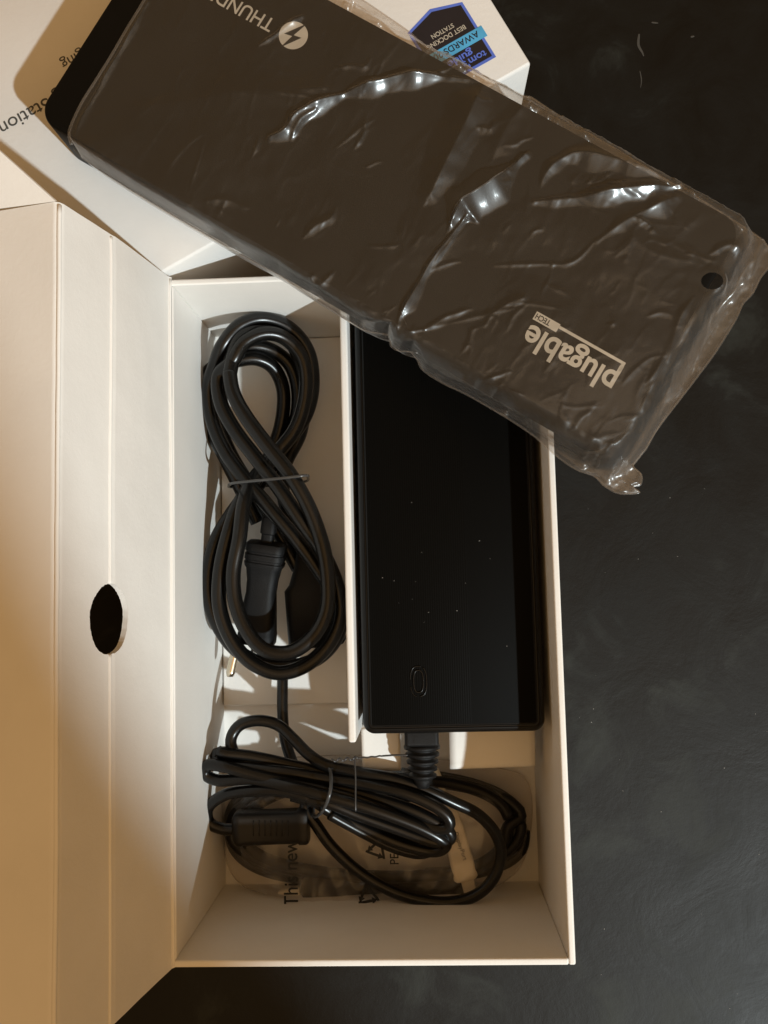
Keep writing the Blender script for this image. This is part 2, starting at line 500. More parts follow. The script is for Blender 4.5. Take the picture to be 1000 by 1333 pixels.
btxt('AWARDS 2021', 4, 45.5, 80 * k_, M_navy, .008)
btxt('BEST DOCKING', 14, 62, 60 * k_, M_print, .012, 1.1); btxt('STATION', 27, 72, 34 * k_, M_print, .012, 1.1)

# ------------------------------------------------------------------ dock
ZD0, ZD1 = 104.2, 136.0
LL = P(46, 152, ZD1); LR = P(800, 584, ZD1)
e1 = (LR - LL).normalized(); e2 = Vector((-e1.y, e1.x, 0)); dang = math.atan2(e1.y, e1.x)
DW = (P(802, 193, ZD1) - LL).dot(e2) - 2.5; DL = (LR - LL).dot(e1)
dc = LL + e1 * DL / 2 + e2 * DW / 2
dk = thing('docking_station', 'flat black docking station tucked inside the clear plastic bag', 'docking station')
rprism('shell', dc.x, dc.y, DL, DW, 10, [(1.5, ZD0), (.3, ZD0 + .6), (0, ZD0 + 1.6), (0, ZD1 - 1.2), (.35, ZD1 - .35), (1.2, ZD1)], M_dock, dk, ang=dang, n=12)
dtan = math.degrees(dang) + 180
zt = ZD1 + .08
# brand lettering with its underline
p_end = P(804, 497, zt)
lettering('lettering', 'plugable', P(808, 488, zt), dtan, 43.0, M_print, dk, 'LEFT', 1.12, .022)
tx = Vector((math.cos(math.radians(dtan)), math.sin(math.radians(dtan)), 0)); ty = Vector((-tx.y, tx.x, 0))
o0 = P(808, 488, zt)
def dl(a, b, z=zt): q = o0 + tx * a + ty * b; return (q.x, q.y, z)
def dbar(nm, a0, b0, a1, b1, mat=M_print, z=zt): return flat_poly(nm, [dl(a0, b0, z), dl(a1, b0, z), dl(a1, b1, z), dl(a0, b1, z)], mat, dk)
dbar('underline', .6, -5.6, 32.5, -4.3)
dbar('underline_stem', .6, -4.28, 2.0, -1.2)
tb = dbar('underline_box', 32.52, -6.2, 44.0, -2.3)
lettering('lettering', 'TECH', dl(36.6, -5.4, zt + .08), dtan, 6.8, M_inkblack, tb, 'LEFT', 1.25, .02)
# lightning roundel and its word
rc = P(382, 46, zt); rr = 6.5
circ = [(rc.x + rr * math.cos(2 * math.pi * k / 48), rc.y + rr * math.sin(2 * math.pi * k / 48), zt) for k in range(48)]
rd = flat_poly('roundel', circ, M_print, dk)
bolt = [(.35, 1.25), (-.62, -.12), (-.02, -.02), (-.42, -1.25), (.66, .22), (.04, .10)]
flat_poly('lightning_bolt', [(rc.x + (tx.x * a + ty.x * b) * rr * .95, rc.y + (tx.y * a + ty.y * b) * rr * .95, zt + .07) for a, b in bolt], M_inkblack, rd)
lettering('lettering', 'THUNDERBOLT', P(360, 27, zt), dtan, 59, M_print, dk, 'LEFT', 1.1, .008)

# ------------------------------------------------------------------ plastic bag over the dock
ZS = 119.0
low = [(93, 168), (94, 186), (100, 198), (125, 218), (175, 251), (225, 281), (282, 314), (306, 328), (365, 359), (380, 370), (431, 403), (468, 427), (486, 433), (505, 436),
       (509, 450), (520, 457), (534, 458), (543, 468), (550, 481), (575, 498), (610, 515), (658, 543), (694, 567), (725, 594), (750, 611), (774, 620), (786, 632), (802, 641)]
right = [(802, 641), (816, 643), (833, 641), (824, 634), (834, 631), (835, 618), (824, 607), (828, 601), (842, 583), (848, 572), (860, 553), (906, 493), (932, 458), (958, 416), (967, 396), (980, 382), (990, 362), (1002, 346), (1004, 330), (994, 313)]
up = [(262, -128), (330, -86), (400, -44), (472, 0), (500, 19), (532, 41), (556, 63), (566, 67), (582, 69), (600, 82), (631, 99), (681, 125), (692, 127), (725, 149), (802, 194), (879, 241), (886, 240), (895, 248), (945, 281), (972, 298), (994, 313)]
left = [(93, 168), (97, 156), (108, 133), (127, 103), (145, 74), (166, 38), (186, 5), (225, -65), (262, -128)]
def res(pts, n, zs=None):
    q = [P(a, b, zs[i] if zs and i < len(zs) else ZS) for i, (a, b) in enumerate(pts)]; L_ = [0]
    for a, b in zip(q[:-1], q[1:]): L_.append(L_[-1] + (b - a).length)
    tt = np.linspace(0, L_[-1], n)
    return np.stack([np.interp(tt, L_, [v[i] for v in q]) for i in range(2)], 1)
NU, NV = 560, 230
def coons(nu, nv):
    c0, c1, d0, d1 = res(low, nu, [136.5, 132, 125, 121]), res(up, nu, [136.5]), res(left, nv, [136.5] * 9), res(right, nv)
    u = np.linspace(0, 1, nu)[:, None, None]; v = np.linspace(0, 1, nv)[None, :, None]
    g = (1 - v) * c0[:, None] + v * c1[:, None] + (1 - u) * d0[None] + u * d1[None]
    g -= (1 - u) * (1 - v) * c0[0] + u * (1 - v) * c0[-1] + (1 - u) * v * c1[0] + u * v * c1[-1]
    return g
G = coons(NU, NV)
ex1 = np.array([e1.x, e1.y]); ex2 = np.array([e2.x, e2.y]); oc = np.array([dc.x, dc.y])
def dock_dist(g):
    q = g - oc; a = np.abs(q @ ex1) - (DL / 2 - 6); b = np.abs(q @ ex2) - (DW / 2 - 6)
    return np.hypot(np.maximum(a, 0), np.maximum(b, 0)) + np.minimum(np.maximum(a, b), 0) - 6
def sstep(x): x = np.clip(x, 0, 1); return x * x * (3 - 2 * x)
def edge_t(nu, nv):
    u = np.linspace(0, 1, nu)[:, None]; v = np.linspace(0, 1, nv)[None, :]
    return np.minimum(np.minimum(v, 1 - v) * 115, (1 - u) * 290) + 0 * u
rng = np.random.RandomState(4)
# folds: polyline in the photograph, height, width of the lit flank, width of the steep flank, ripple
folds = [
 ([(515, 432), (522, 408), (543, 372), (560, 342), (583, 312), (606, 284)], 1.0, 3.4, 1.4, .6),
 ([(586, 292), (600, 268), (640, 240), (684, 200)], 1.05, 8.5, 1.6, .8),
 ([(682, 206), (690, 235), (686, 275)], .5, 4, 5, .3),
 ([(352, 180), (372, 172), (390, 150), (440, 126), (490, 110), (545, 99), (622, 104)], .95, 5.0, 3.0, .8),
 ([(380, 182), (392, 160), (412, 146)], .7, 2.2, 2, .4),
 ([(696, 262), (760, 258), (820, 248), (888, 241)], .9, 5.0, 4.0, .6),
 ([(704, 258), (706, 235), (722, 213), (752, 200), (800, 209), (850, 224), (884, 239)], .75, 5.5, 5.0, .7),
 ([(645, 345), (700, 343), (745, 341), (776, 312)], .8, 1.6, 1.6, .3),
 ([(776, 316), (800, 298), (830, 280), (880, 256)], .6, 5, 4, 1.0),
 ([(560, 255), (585, 205), (612, 150), (632, 104)], .75, 9, 12, .3),
 ([(690, 128), (660, 165), (640, 210)], .25, 9, 9, .1),
 ([(658, 397), (690, 396), (732, 403)], .7, 1.2, 1.4, 0),
 ([(602, 509), (640, 492), (664, 484)], .9, 1.6, 1.6, 0),
 ([(534, 432), (570, 424), (620, 412), (668, 402)], .6, 1.8, 2.5, .4),
 ([(620, 418), (630, 424), (640, 412), (655, 425)], .7, 1.5, 1.5, 0),
 ([(660, 430), (668, 412), (684, 398)], .5, 2, 2, .2),
 ([(520, 436), (532, 470), (575, 492), (640, 520)], .5, 3, 3, .2),
 ([(926, 371), (965, 355), (985, 345), (1002, 329)], .9, 3.0, 4, .6),
 ([(902, 388), (885, 412), (876, 440), (870, 470)], .9, 2.6, 2.6, .6),
 ([(918, 384), (920, 410), (906, 445), (910, 470)], 1.0, 4.0, 2.6, 1.0),
 ([(965, 372), (956, 388), (945, 405), (948, 424)], 1.0, 3.0, 2.0, .6),
 ([(860, 470), (850, 505), (856, 545), (838, 580)], .6, 3, 3, .5),
 ([(895, 478), (872, 520), (850, 556), (816, 602)], 1.0, 2.5, 2.5, .6),
 ([(840, 490), (828, 520), (832, 560)], .5, 2.5, 3, .3),
 ([(690, 545), (730, 560), (770, 582), (812, 602)], .6, 4, 3, .3),
 ([(774, 600), (780, 588), (786, 602), (800, 592)], 1.0, 2.2, 2, .2),
 ([(800, 640), (806, 622), (800, 605), (786, 600)], .9, 2, 2, .5),
 ([(822, 630), (812, 612), (822, 600)], .9, 2, 2, .4),
 ([(115, 190), (180, 232), (260, 282), (340, 330), (420, 378), (480, 415)], .5, 3.0, 3.0, .5),
 ([(100, 180), (150, 215), (230, 270), (300, 305), (370, 352)], .35, 2.0, 2.5, .5),
 ([(405, 362), (412, 378), (430, 390)], .9, 1.8, 1.8, .3),
 ([(97, 190), (104, 160), (128, 115), (160, 60), (192, 2)], .5, 2.5, 2, .3),
 ([(270, 262), (300, 262), (330, 280)], .5, 3, 3, .3),
 ([(556, 62), (575, 72), (605, 82), (632, 100), (660, 118)], .8, 2.5, 2, .6),
 ([(462, 192), (474, 172), (476, 150)], .8, 2, 2, .3),
 ([(810, 300), (850, 330), (900, 340)], .25, 5, 5, .1),
 ([(925, 330), (950, 318), (975, 328)], .6, 3, 4, .1),
 ([(880, 320), (905, 335), (925, 360)], .5, 3, 4, .1),
 ([(200, 60), (300, 120), (420, 120)], .08, 14, 14, 0),
 ([(120, 150), (250, 130), (420, 108)], .1, 9, 11, 0),
 ([(430, 210), (445, 250), (440, 300)], .12, 8, 10, .2),
 ([(500, 240), (530, 280), (545, 330)], .18, 7, 9, .2),
 ([(760, 290), (740, 240), (748, 205)], .2, 4, 5, .2),
]
frng = np.random.RandomState(21)
for _ in range(190):
    # short random creases, most of them toward the slack lower edge and the open right end
    t_ = frng.beta(1.6, .9); v_ = frng.beta(.7, 1.1)
    bx_, by_ = 110 + t_ * 700 + v_ * 185, 190 + t_ * 405 - v_ * 320
    an = math.radians(frng.choice([28, -58, -20, 75]) + frng.normal(0, 18)); ln = frng.uniform(14, 70)
    pts_ = [(bx_ + math.cos(an) * ln * q + frng.normal(0, 3), by_ + math.sin(an) * ln * q + frng.normal(0, 3)) for q in (-.5, -.15, .2, .5)]
    folds.append((pts_, frng.uniform(.15, .8) ** 1.3, frng.uniform(.8, 1.6) ** 2, frng.uniform(.8, 3), .5))
def fold_height(g):
    h = np.zeros(g.shape[:2])
    LPm = np.array([LP.x, LP.y, LP.z]) / S
    for fi, (pl, hh, wl, ws, rip) in enumerate(folds):
        q = spline([P(a, b, 137) for a, b in pl], 1.0)
        q = np.array([(v.x, v.y) for v in q])
        lo = q.min(0) - 16; hi = q.max(0) + 16
        mk = ((g[..., 0] > lo[0]) & (g[..., 0] < hi[0]) & (g[..., 1] > lo[1]) & (g[..., 1] < hi[1]))
        pts = g[mk]; best = np.full(len(pts), 1e9); sg = np.zeros(len(pts)); al = np.zeros(len(pts)); sl = np.zeros(len(pts))
        cum = 0
        tot = sum(np.hypot(*(q[i + 1] - q[i])) for i in range(len(q) - 1))
        for i in range(len(q) - 1):
            a, b = q[i], q[i + 1]; d = b - a; l = np.hypot(*d)
            if l < 1e-6: continue
            tt_ = np.clip(((pts - a) @ d) / (l * l), 0, 1)
            r = pts - (a + tt_[:, None] * d); ds = np.hypot(r[:, 0], r[:, 1])
            nx = np.array([d[1], -d[0]]) / l
            if nx @ np.array([.55, -.83]) < 0: nx = -nx
            # how steep film must stand here to mirror the window to somebody above the box
            p3 = np.array([a[0], a[1], 138.]); Lv = LPm - p3; Lv /= np.linalg.norm(Lv); Vv = np.array([0, 0, CAMH]) - p3; Vv /= np.linalg.norm(Vv)
            hv = Lv + Vv; slope = max(.12, (hv[:2] / hv[2]) @ nx)
            m_ = ds < best
            best[m_] = ds[m_]; sg[m_] = (r @ nx)[m_]; al[m_] = (cum + tt_ * l)[m_]; sl[m_] = slope
            cum += l
        taper = sstep(al / (tot * .22 + .01)) * sstep((tot - al) / (tot * .22 + .01)) * .95 + .05
        ph = rng.uniform(0, 6.28, 6)
        n1 = .6 * np.sin(al * .12 + ph[0]) + .33 * np.sin(al * .29 + ph[1]) + .07 * np.sin(al * .7 + ph[2])
        n2 = .5 * np.sin(al * .83 + ph[3] + .5 * np.sin(al * .37) - .35 * best) + .35 * np.sin(al * 1.57 + ph[4] + .5 * best + np.sin(al * .5)) + .15 * np.sin(al * 3.1 + ph[5] - .3 * best)
        w_ = np.where(sg > 0, wl, ws) * (1 + .35 * rip * 2 * n1) * (.45 + .55 * taper)
        x = np.clip(1 - best / w_, 0, 1)
        pr = x * (.62 + .38 * x)
        wf = w_ / np.where(sg > 0, wl, ws)
        hp = hh * wl * sl
        h[mk] += hp * wf * pr + (.022 if fi == 1 else .005) * rip * n2 * np.maximum(0, np.sin(al * .23 + ph[1]) + .3 * np.sin(al * .61 + ph[5])) * hp * sstep(x * 2) * sstep((1 - x) * 3) * taper
    return h
def nfield(g, s, seed, oct_=3):
    out = np.empty(g.shape[:2]); f = g.reshape(-1, 2); o = out.reshape(-1)
    for i in range(len(f)):
        o[i] = noise.fractal(Vector((f[i, 0] * s, f[i, 1] * s, seed)), 1.0, 2.1, oct_)
    return out
dd = dock_dist(G)
et = edge_t(NU, NV)
hN = nfield(G, .055, 3.1)
# crumples that follow the pull of the film: noise stretched across the bag
Gs = np.stack([(G @ ex1) * 1.0, (G @ ex2) * .45], -1)
hR = 1 - np.abs(nfield(Gs, .075, 8.2, 3)) * 2.0
hF = nfield(G, .30, 5.5, 2)
outm = sstep(dd / 9 + .25)
zt_ = (ZD1 + .9) * (1 - sstep(dd / 15)) + ZS * sstep(dd / 15)
crump = .8 + 2.6 * outm
hL = nfield(G, .018, 12.7, 2)
Z = zt_ + fold_height(G) * np.where(dd < 3, 1, .8) + 2.6 * np.maximum(hL, -.3) * (1 - outm) + crump * (.55 * np.maximum(hN, -.2) + .45 * np.maximum(hR - .45, 0) + .12 * hF * outm)
seam = sstep(et / 2.2)
Z = np.where(dd < 0, np.maximum(Z, ZD1 + .5), Z)
Z = Z * seam + (ZS + .25 + .5 * hN) * (1 - seam)
# punched hole
hc = P(927, 366, 137); hR_ = 4.6
kk = 1 - sstep((np.hypot(G[..., 0] - hc.x, (G[..., 1] - hc.y) * 1.25) - 5.0) / 4)
Z = Z * (1 - kk) + (ZD1 + 1.2) * kk
hx, hy = G[..., 0] - hc.x, G[..., 1] - hc.y; hd = np.hypot(hx, hy * 1.25)
ring = (hd > .78 * hR_) & (hd < 1.2 * hR_)
f_ = np.where(ring, hR_ / np.maximum(hd, 1e-6), 1)
G2 = G.copy(); G2[..., 0] = hc.x + hx * f_; G2[..., 1] = hc.y + hy * f_
hd = np.where(ring, hR_, hd)
def sheet(g, z, hd=None, flip=False):
    nu, nv = z.shape
    vs = [(g[i, j, 0], g[i, j, 1], z[i, j]) for i in range(nu) for j in range(nv)]
    fs = []
    for i in range(nu - 1):
        for j in range(nv - 1):
            if hd is not None and max(hd[i, j], hd[i + 1, j], hd[i, j + 1], hd[i + 1, j + 1]) <= hR_ + 1e-6: continue
            fs.append((i * nv + j, (i + 1) * nv + j, (i + 1) * nv + j + 1, i * nv + j + 1))
    return vs, fs
v1, f1 = sheet(G2, Z, hd)
Gb = coons(400, 160); db = dock_dist(Gb); eb = edge_t(400, 160)
zb = (ZD0 - .7) * (1 - sstep(db / 9)) + (ZS - .6) * sstep(db / 9)
zb = zb * sstep(eb / 2.2) + (ZS + .2) * (1 - sstep(eb / 2.2))
hb = P(930, 367, 116); hxb, hyb = Gb[..., 0] - hb.x, Gb[..., 1] - hb.y; hdb = np.hypot(hxb, hyb * 1.25)
ringb = (hdb > .78 * hR_) & (hdb < 1.2 * hR_); fb = np.where(ringb, hR_ / np.maximum(hdb, 1e-6), 1)
Gb[..., 0] = hb.x + hxb * fb; Gb[..., 1] = hb.y + hyb * fb; hdb = np.where(ringb, hR_, hdb)
v2, f2 = sheet(Gb, zb, hdb)
# slack film layer, added to make the lower edge and right end look milkier
dL = dock_dist(Gb)
zs_ = zb + (ZS - zb) * .5 + 7 * np.maximum(0, nfield(np.stack([Gb @ ex1 * 1.0, Gb @ ex2 * .35], -1), .10, 20.3, 3)) * sstep(eb / 4) + 1.0
v3, f3 = sheet(Gb, np.maximum(zs_, zb + .8), None)
dLf = dL.reshape(-1)
f3 = [q for q in f3 if min(dLf[k] for k in q) > 1.2 and v3[q[0]][0] > -150]
off = len(v1); off3 = off + len(v2)
me = bpy.data.meshes.new('plastic_bag')
me.from_pydata([tuple(c * S for c in v) for v in v1 + v2 + v3], [], f1 + [tuple(k + off for k in q[::-1]) for q in f2] + [tuple(k + off3 for k in q) for q in f3])
me.polygons.foreach_set('use_smooth', [True] * len(me.polygons)); me.materials.append(M_film); me.update()
bag = link(bpy.data.objects.new('plastic_bag', me))
tag(bag, 'crinkled clear plastic bag wrapped round the black docking station', 'plastic bag')
# welded rim of the bag
rim = [P(a, b, ZS + .3) for a, b in low[1:]] + [P(a, b, ZS + .3) for a, b in right[1:]]
tube('welded_seam', rim, .38, M_film, bag, sides=6, step=1.0, flat=.5)
tube('welded_seam', [P(a, b, ZS + .3) for a, b in up], .38, M_film, bag, sides=6, step=1.2, flat=.5)
tube('bag_mouth', [P(a, b, 136.5) for a, b in [(93, 188), (90, 172), (97, 153), (108, 131), (127, 101), (145, 72), (166, 36), (186, 3), (225, -67)]], .7, M_film, bag, sides=8, step=1.2, flat=.6)

# ------------------------------------------------------------------ power adapter
ad = thing('power_adapter', 'long black power adapter brick resting in the card tray', 'power adapter')
ax0, ax1, ay0, ay1 = -30.8, 57.0, -71.6, 138
acx, acy = (ax0 + ax1) / 2, (ay0 + ay1) / 2
rprism('lower_shell', acx, acy, ax1 - ax0, ay1 - ay0, 6, [(2, 30.6), (.4, 31.4), (0, 33), (0, 56.6), (.5, 57)], M_black, ad, n=8)
rprism('upper_shell', acx, acy, ax1 - ax0, ay1 - ay0, 6, [(.9, 57.1), (.9, 58), (.2, 58.6), (.2, 73.5), (.8, 76.2), (2.2, 77.8), (3.0, 78.0), (3.3, 77.5), (3.8, 77.5), (4.1, 78.2), (4.8, 78.7)], M_black, ad, n=8, topmat=M_ridged)
# moulded emblem: an oval ring with broken outer strokes
ec = P(545, 887, 78.9)
def oval(rx, ry, a0, a1, r=.24, dx=0, dy=0):
    pts = [Vector((ec.x + dx + rx * math.copysign(abs(math.cos(math.radians(a))) ** .7, math.cos(math.radians(a))), ec.y + dy + ry * math.copysign(abs(math.sin(math.radians(a))) ** .8, math.sin(math.radians(a))), ec.z)) for a in np.linspace(a0, a1, 24)]
    tube('emblem', pts, r, M_rubber, ad, sides=8, step=.5)
oval(2.3, 5.2, 0, 360, .32)
oval(3.9, 7.1, -85, 60, .28); oval(3.9, 7.1, 80, 175, .24); oval(3.9, 7.1, 195, 262, .2)
random.seed(11)
ds = specks('dust_specks', 1, (545, 719, 546, 720), 78.75, .3, .35, M_dust, ad)
dv_, df_ = [], []
for (qx, qy) in ((536, 654), (549, 719), (498, 752), (513, 756), (638, 727), (606, 759), (537, 780), (519, 785), (558, 797), (595, 795), (552, 810), (660, 841), (541, 757), (624, 704)):
    c = P(qx, qy, 78.75)
    s = random.uniform(.12, .30)
    b0 = len(dv_)
    for k in range(7):
        a = k * 2 * math.pi / 7; q = s * random.uniform(.6, 1.2); dv_.append((c.x + math.cos(a) * q * 1.4, c.y + math.sin(a) * q * .7, c.z + .03))
    dv_.append((c.x, c.y, c.z + .2))
    for k in range(7): df_.append((b0 + k, b0 + (k + 1) % 7, b0 + 7))
dsp = mesh('dust', dv_, df_, M_dust, ad, smooth=False); dsp['kind'] = 'stuff'
bpy.data.objects.remove(ds)
# output lead: moulded socket block, ribbed strain relief
q0 = P(549, 958, 58); 
sr = box('strain_relief', P(527, 960, 58).x, P(571, 960, 58).x, -79.5, -71.2, 47, 67, M_plug, ad, 1.8, 4)
def lathe_y(name, x, z, prof_, mat, parent, sx=1.0):
    vs, fs = [], []; n = 24
    for y, r in prof_:
        for k in range(n):
            a = 2 * math.pi * k / n; vs.append((x + r * sx * math.cos(a), y, z + r * math.sin(a)))
    for i in range(len(prof_) - 1):
        for k in range(n): fs.append((i * n + k, i * n + (k + 1) % n, (i + 1) * n + (k + 1) % n, (i + 1) * n + k))
    fs.append(tuple(range(n))); fs.append(tuple((len(prof_) - 1) * n + k for k in range(n)))
    return mesh(name, vs, fs, mat, parent)
pf = [(-79.3, 8.6)]
for i in range(5):
    y = -80.2 - i * 3.5; r = 8.9 - i * .55
    pf += [(y, r), (y - .4, r + .25), (y - 1.5, r + .1), (y - 1.9, r - 1.7), (y - 2.9, r - 1.9)]
pf += [(-99, 3.6), (-101, 2.8)]
lathe_y('relief_rib', q0.x, 57.5, pf, M_plug, sr)

# ------------------------------------------------------------------ mains cord, wound in a figure of eight
pc = thing('mains_cable', 'thick black mains cord wound in a figure of eight with its three-pin plug', 'power cord')
T1 = [(299, 485, 62), (304, 512, 64), (320, 542, 66), (348, 580, 68), (378, 618, 69), (402, 660, 67), (420, 710, 65), (427, 755, 63), (425, 795, 61), (408, 828, 59), (378, 849, 58), (345, 846, 58), (322, 822, 58), (307, 785, 58), (304, 745, 59), (312, 700, 60), (318, 655, 57), (332, 622, 48), (360, 590, 40), (386, 555, 40), (398, 510, 44), (394, 468, 48), (372, 441, 53), (345, 434, 58), (318, 446, 61)]
T2 = [(303, 470, 61), (285, 490, 56), (288, 525, 57), (306, 560, 58), (333, 596, 60), (362, 634, 62), (392, 678, 61), (418, 715, 58), (438, 760, 55), (443, 800, 52), (428, 838, 50), (398, 866, 49), (362, 876, 49), (327, 862, 50), (301, 832, 51), (286, 790, 52), (287, 742, 53), (299, 690, 53), (312, 655, 48), (335, 618, 40), (368, 582, 34), (396, 545, 33), (407, 505, 36), (402, 460, 42), (378, 428, 48), (343, 415, 54), (312, 424, 58), (290, 450, 58)]
T3 = [(280, 476, 52), (272, 505, 46), (276, 545, 44), (292, 585, 46), (318, 622, 50), (350, 660, 53), (384, 700, 52), (415, 742, 48), (440, 785, 44), (440, 825, 40), (415, 856, 38), (375, 868, 38), (335, 862, 40), (300, 838, 42), (276, 795, 44), (271, 750, 45), (281, 705, 44), (302, 668, 38), (330, 630, 30), (352, 592, 24), (366, 552, 23), (369, 510, 28), (357, 480, 36), (334, 467, 42), (305, 470, 44), (276, 480, 42)]
T4 = [(266, 500, 36), (268, 545, 33), (290, 590, 32), (315, 640, 28), (335, 680, 24)]
def rad_mm(p): return p
cord_pts = PP([(390, 700, 16), (380, 660, 18), (340, 640, 30), (310, 668, 40), (290, 700, 47), (297, 640, 52)][:0] + T1[0:] + T2 + T3 + T4)
tube('cord', cord_pts, 3.85, M_rubber, pc, sides=18, step=1.5)
# a strand closing the top of the upper loop
tube('cord', PP([(299, 487, 62), (312, 440, 58), (345, 424, 50), (380, 446, 42), (396, 500, 34), (392, 560, 28), (370, 610, 22), (372, 660, 16), (392, 705, 14)]), 3.85, M_rubber, pc, sides=18)
tube('cord', PP([(318, 650, 14), (336, 632, 18), (364, 592, 20), (384, 550, 22), (388, 510, 26), (378, 476, 32), (354, 456, 37), (326, 451, 41), (300, 464, 40), (284, 500, 36), (284, 545, 33), (300, 590, 30), (330, 640, 28), (360, 690, 26), (388, 740, 22)]), 3.85, M_rubber, pc, sides=18)
# wire tie round the crossing
tie = [(298, 632, 46), (303, 629, 62), (330, 626, 71), (352, 624, 74), (380, 621, 74), (399, 619, 71), (401, 621, 52), (396, 627, 24), (352, 632, 14), (304, 634, 26)]
tube('tie', PP(tie), .75, M_wire, pc, sides=8, closed=True, step=1.0)
# three-pin plug lying inside the lower loop
pa = P(352, 672, 44); pb = P(333, 835, 30)
def frame_prism(name, p0, p1, secs, mat, parent, up=Vector((0, 0, 1)), lift=0, n=5):
    """rounded box sections (t, width, height) swept from p0 to p1"""
    d = (p1 - p0); L_ = d.length; d.normalize(); s = d.cross(up).normalized(); u = s.cross(d)
    vs, fs = [], []; cnt = 4 * (n + 1)
    for tt, ww, hh, ox in secs:
        c = p0 + d * (tt * L_) + s * ox
        for x, y in rrect(ww, hh, min(ww, hh) * .28, n): vs.append(c + s * x + u * (y + lift))
    for k in range(len(secs) - 1):
        for i in range(cnt):
            j = (i + 1) % cnt; fs.append((k * cnt + i, k * cnt + j, (k + 1) * cnt + j, (k + 1) * cnt + i))
    fs.append(tuple(range(cnt))); fs.append(tuple((len(secs) - 1) * cnt + i for i in range(cnt)))
    o = mesh(name, vs, fs, mat, parent)
    es = o.modifiers.new('es', 'EDGE_SPLIT'); es.split_angle = math.radians(42)
    return o
frame_prism('plug', pa, pb, [(0, 6, 6, 0), (.02, 8, 8, 0), (.13, 8, 8.5, 0), (.14, 6.5, 7, 0), (.20, 6.5, 7, 0), (.21, 20, 15, 0), (.22, 21, 16, 0), (.27, 21, 16, 0), (.275, 20, 15, 0), (.29, 20, 15, 0), (.295, 21, 16.4, 0), (.335, 21, 16.4, 0), (.34, 20, 15.4, 0), (.355, 20, 15.4, 0), (.36, 21, 16.4, 0), (.39, 20, 16, 0), (.41, 18, 15, 0), (.50, 16, 13, 0),
                             (.60, 15.5, 13, 0), (.70, 17, 15, 0), (.92, 19.5, 17, -.5), (.93, 20, 17.5, -.5), (1.0, 20, 17.5, -.5)], M_plug, pc)
d_ = (pb - pa).normalized()
tube('ground_pin', [P(312, 832, 32), P(305, 855, 32), P(300, 877, 32), P(299.4, 881, 32)], lambda t: 2.5 if t < .9 else 2.5 * (1 - (t - .9) * 5), M_brass, pc, sides=16, step=.8)
for (a, b) in (((332, 832), (328, 858)), ((351, 832), (347, 858))):
    frame_prism('blade_pin', P(*a, 30), P(*b, 30), [(0, 1.6, 6.5, 0), (.95, 1.6, 6.5, 0), (1, 1.0, 5, 0)], M_steel, pc, n=2)
# female end of the cord, half hidden under the coil
frame_prism('socket', P(395, 690, 26), P(414, 840, 20), [(0, 7, 7, 0), (.15, 9, 9, 0), (.3, 14, 14, 0), (.45, 22, 18, 0), (.5, 28, 19, 0), (.98, 31, 19, 0), (1, 29, 17, 0)], M_plug, pc)

# ------------------------------------------------------------------ output lead of the adapter, bundled
le = thing('adapter_lead', 'thin black adapter lead gathered in a tied bundle at the lower end of the box', 'cable')
RL = 3.05
main = [(551, 1012, 55), (552, 1026, 48), (535, 1036, 40), (500, 1032, 38), (450, 1015, 38), (400, 1003, 38), (350, 992, 40), (310, 984, 44), (288, 979, 44),
        (280, 985, 44), (292, 994, 46), (330, 1000, 48), (380, 1006, 50), (425, 1014, 50), (470, 1020, 52), (520, 1030, 56), (560, 1046, 57), (582, 1062, 56), (584, 1076, 54), (566, 1078, 52),
        (530, 1064, 50), (480, 1044, 50), (430, 1030, 50), (380, 1020, 52), (330, 1008, 52), (292, 998, 52), (270, 996, 50), (268, 1008, 48), (286, 1016, 48), (330, 1014, 50), (380, 1024, 56), (425, 1036, 58), (480, 1052, 58),
        (540, 1074, 54), (574, 1092, 50), (580, 1102, 46), (562, 1108, 42), (520, 1098, 42), (470, 1076, 44), (430, 1056, 48), (405, 1040, 52), (370, 1030, 50), (330, 1029, 48), (295, 1034, 44), (272, 1050, 38), (272, 1070, 35), (290, 1079, 34), (310, 1079, 34)]
tube('cord', PP(main), RL, M_rubber, le, sides=16)
tube('cord', PP([(368, 884, 20), (368, 930, 22), (372, 965, 24), (384, 1000, 28), (400, 1030, 32), (398, 1052, 34), (412, 1074, 34), (432, 1102, 33), (466, 1134, 32), (506, 1158, 32), (545, 1171, 32), (584, 1175, 32), (618, 1166, 33),
              (642, 1144, 34), (652, 1112, 35), (645, 1085, 38), (622, 1060, 42), (590, 1044, 48), (550, 1026, 52), (505, 1012, 52), (460, 1004, 50), (425, 996, 48), (402, 982, 46), (382, 962, 44), (362, 944, 42), (338, 938, 42), (314, 943, 42), (302, 958, 42), (302, 974, 43), (314, 990, 45), (345, 998, 46), (390, 1010, 48), (430, 1022, 48), (480, 1036, 50), (540, 1056, 52), (580, 1078, 50), (586, 1092, 47), (566, 1096, 46), (520, 1080, 47), (470, 1062, 50), (430, 1046, 53), (400, 1040, 52)]), RL, M_rubber, le, sides=16)
tube('cord', PP([(430, 1060, 50), (470, 1082, 44), (510, 1102, 40), (545, 1111, 38), (560, 1104, 38), (530, 1086, 40), (480, 1068, 42), (430, 1050, 44), (380, 1036, 42)]), RL * .95, M_rubber, le, sides=14)
tube('cord', PP([(470, 1022, 44), (430, 1008, 44), (380, 996, 44), (330, 985, 46), (295, 981, 48), (284, 978, 48)]), RL, M_rubber, le, sides=14)
tube('tie', PP([(428, 1000, 50), (431, 1010, 58), (430, 1030, 64), (424, 1048, 62), (416, 1060, 52), (408, 1060, 38), (412, 1030, 30), (422, 1005, 36)]), .9, M_wire, le, sides=8, closed=True, step=.8)
tw = []
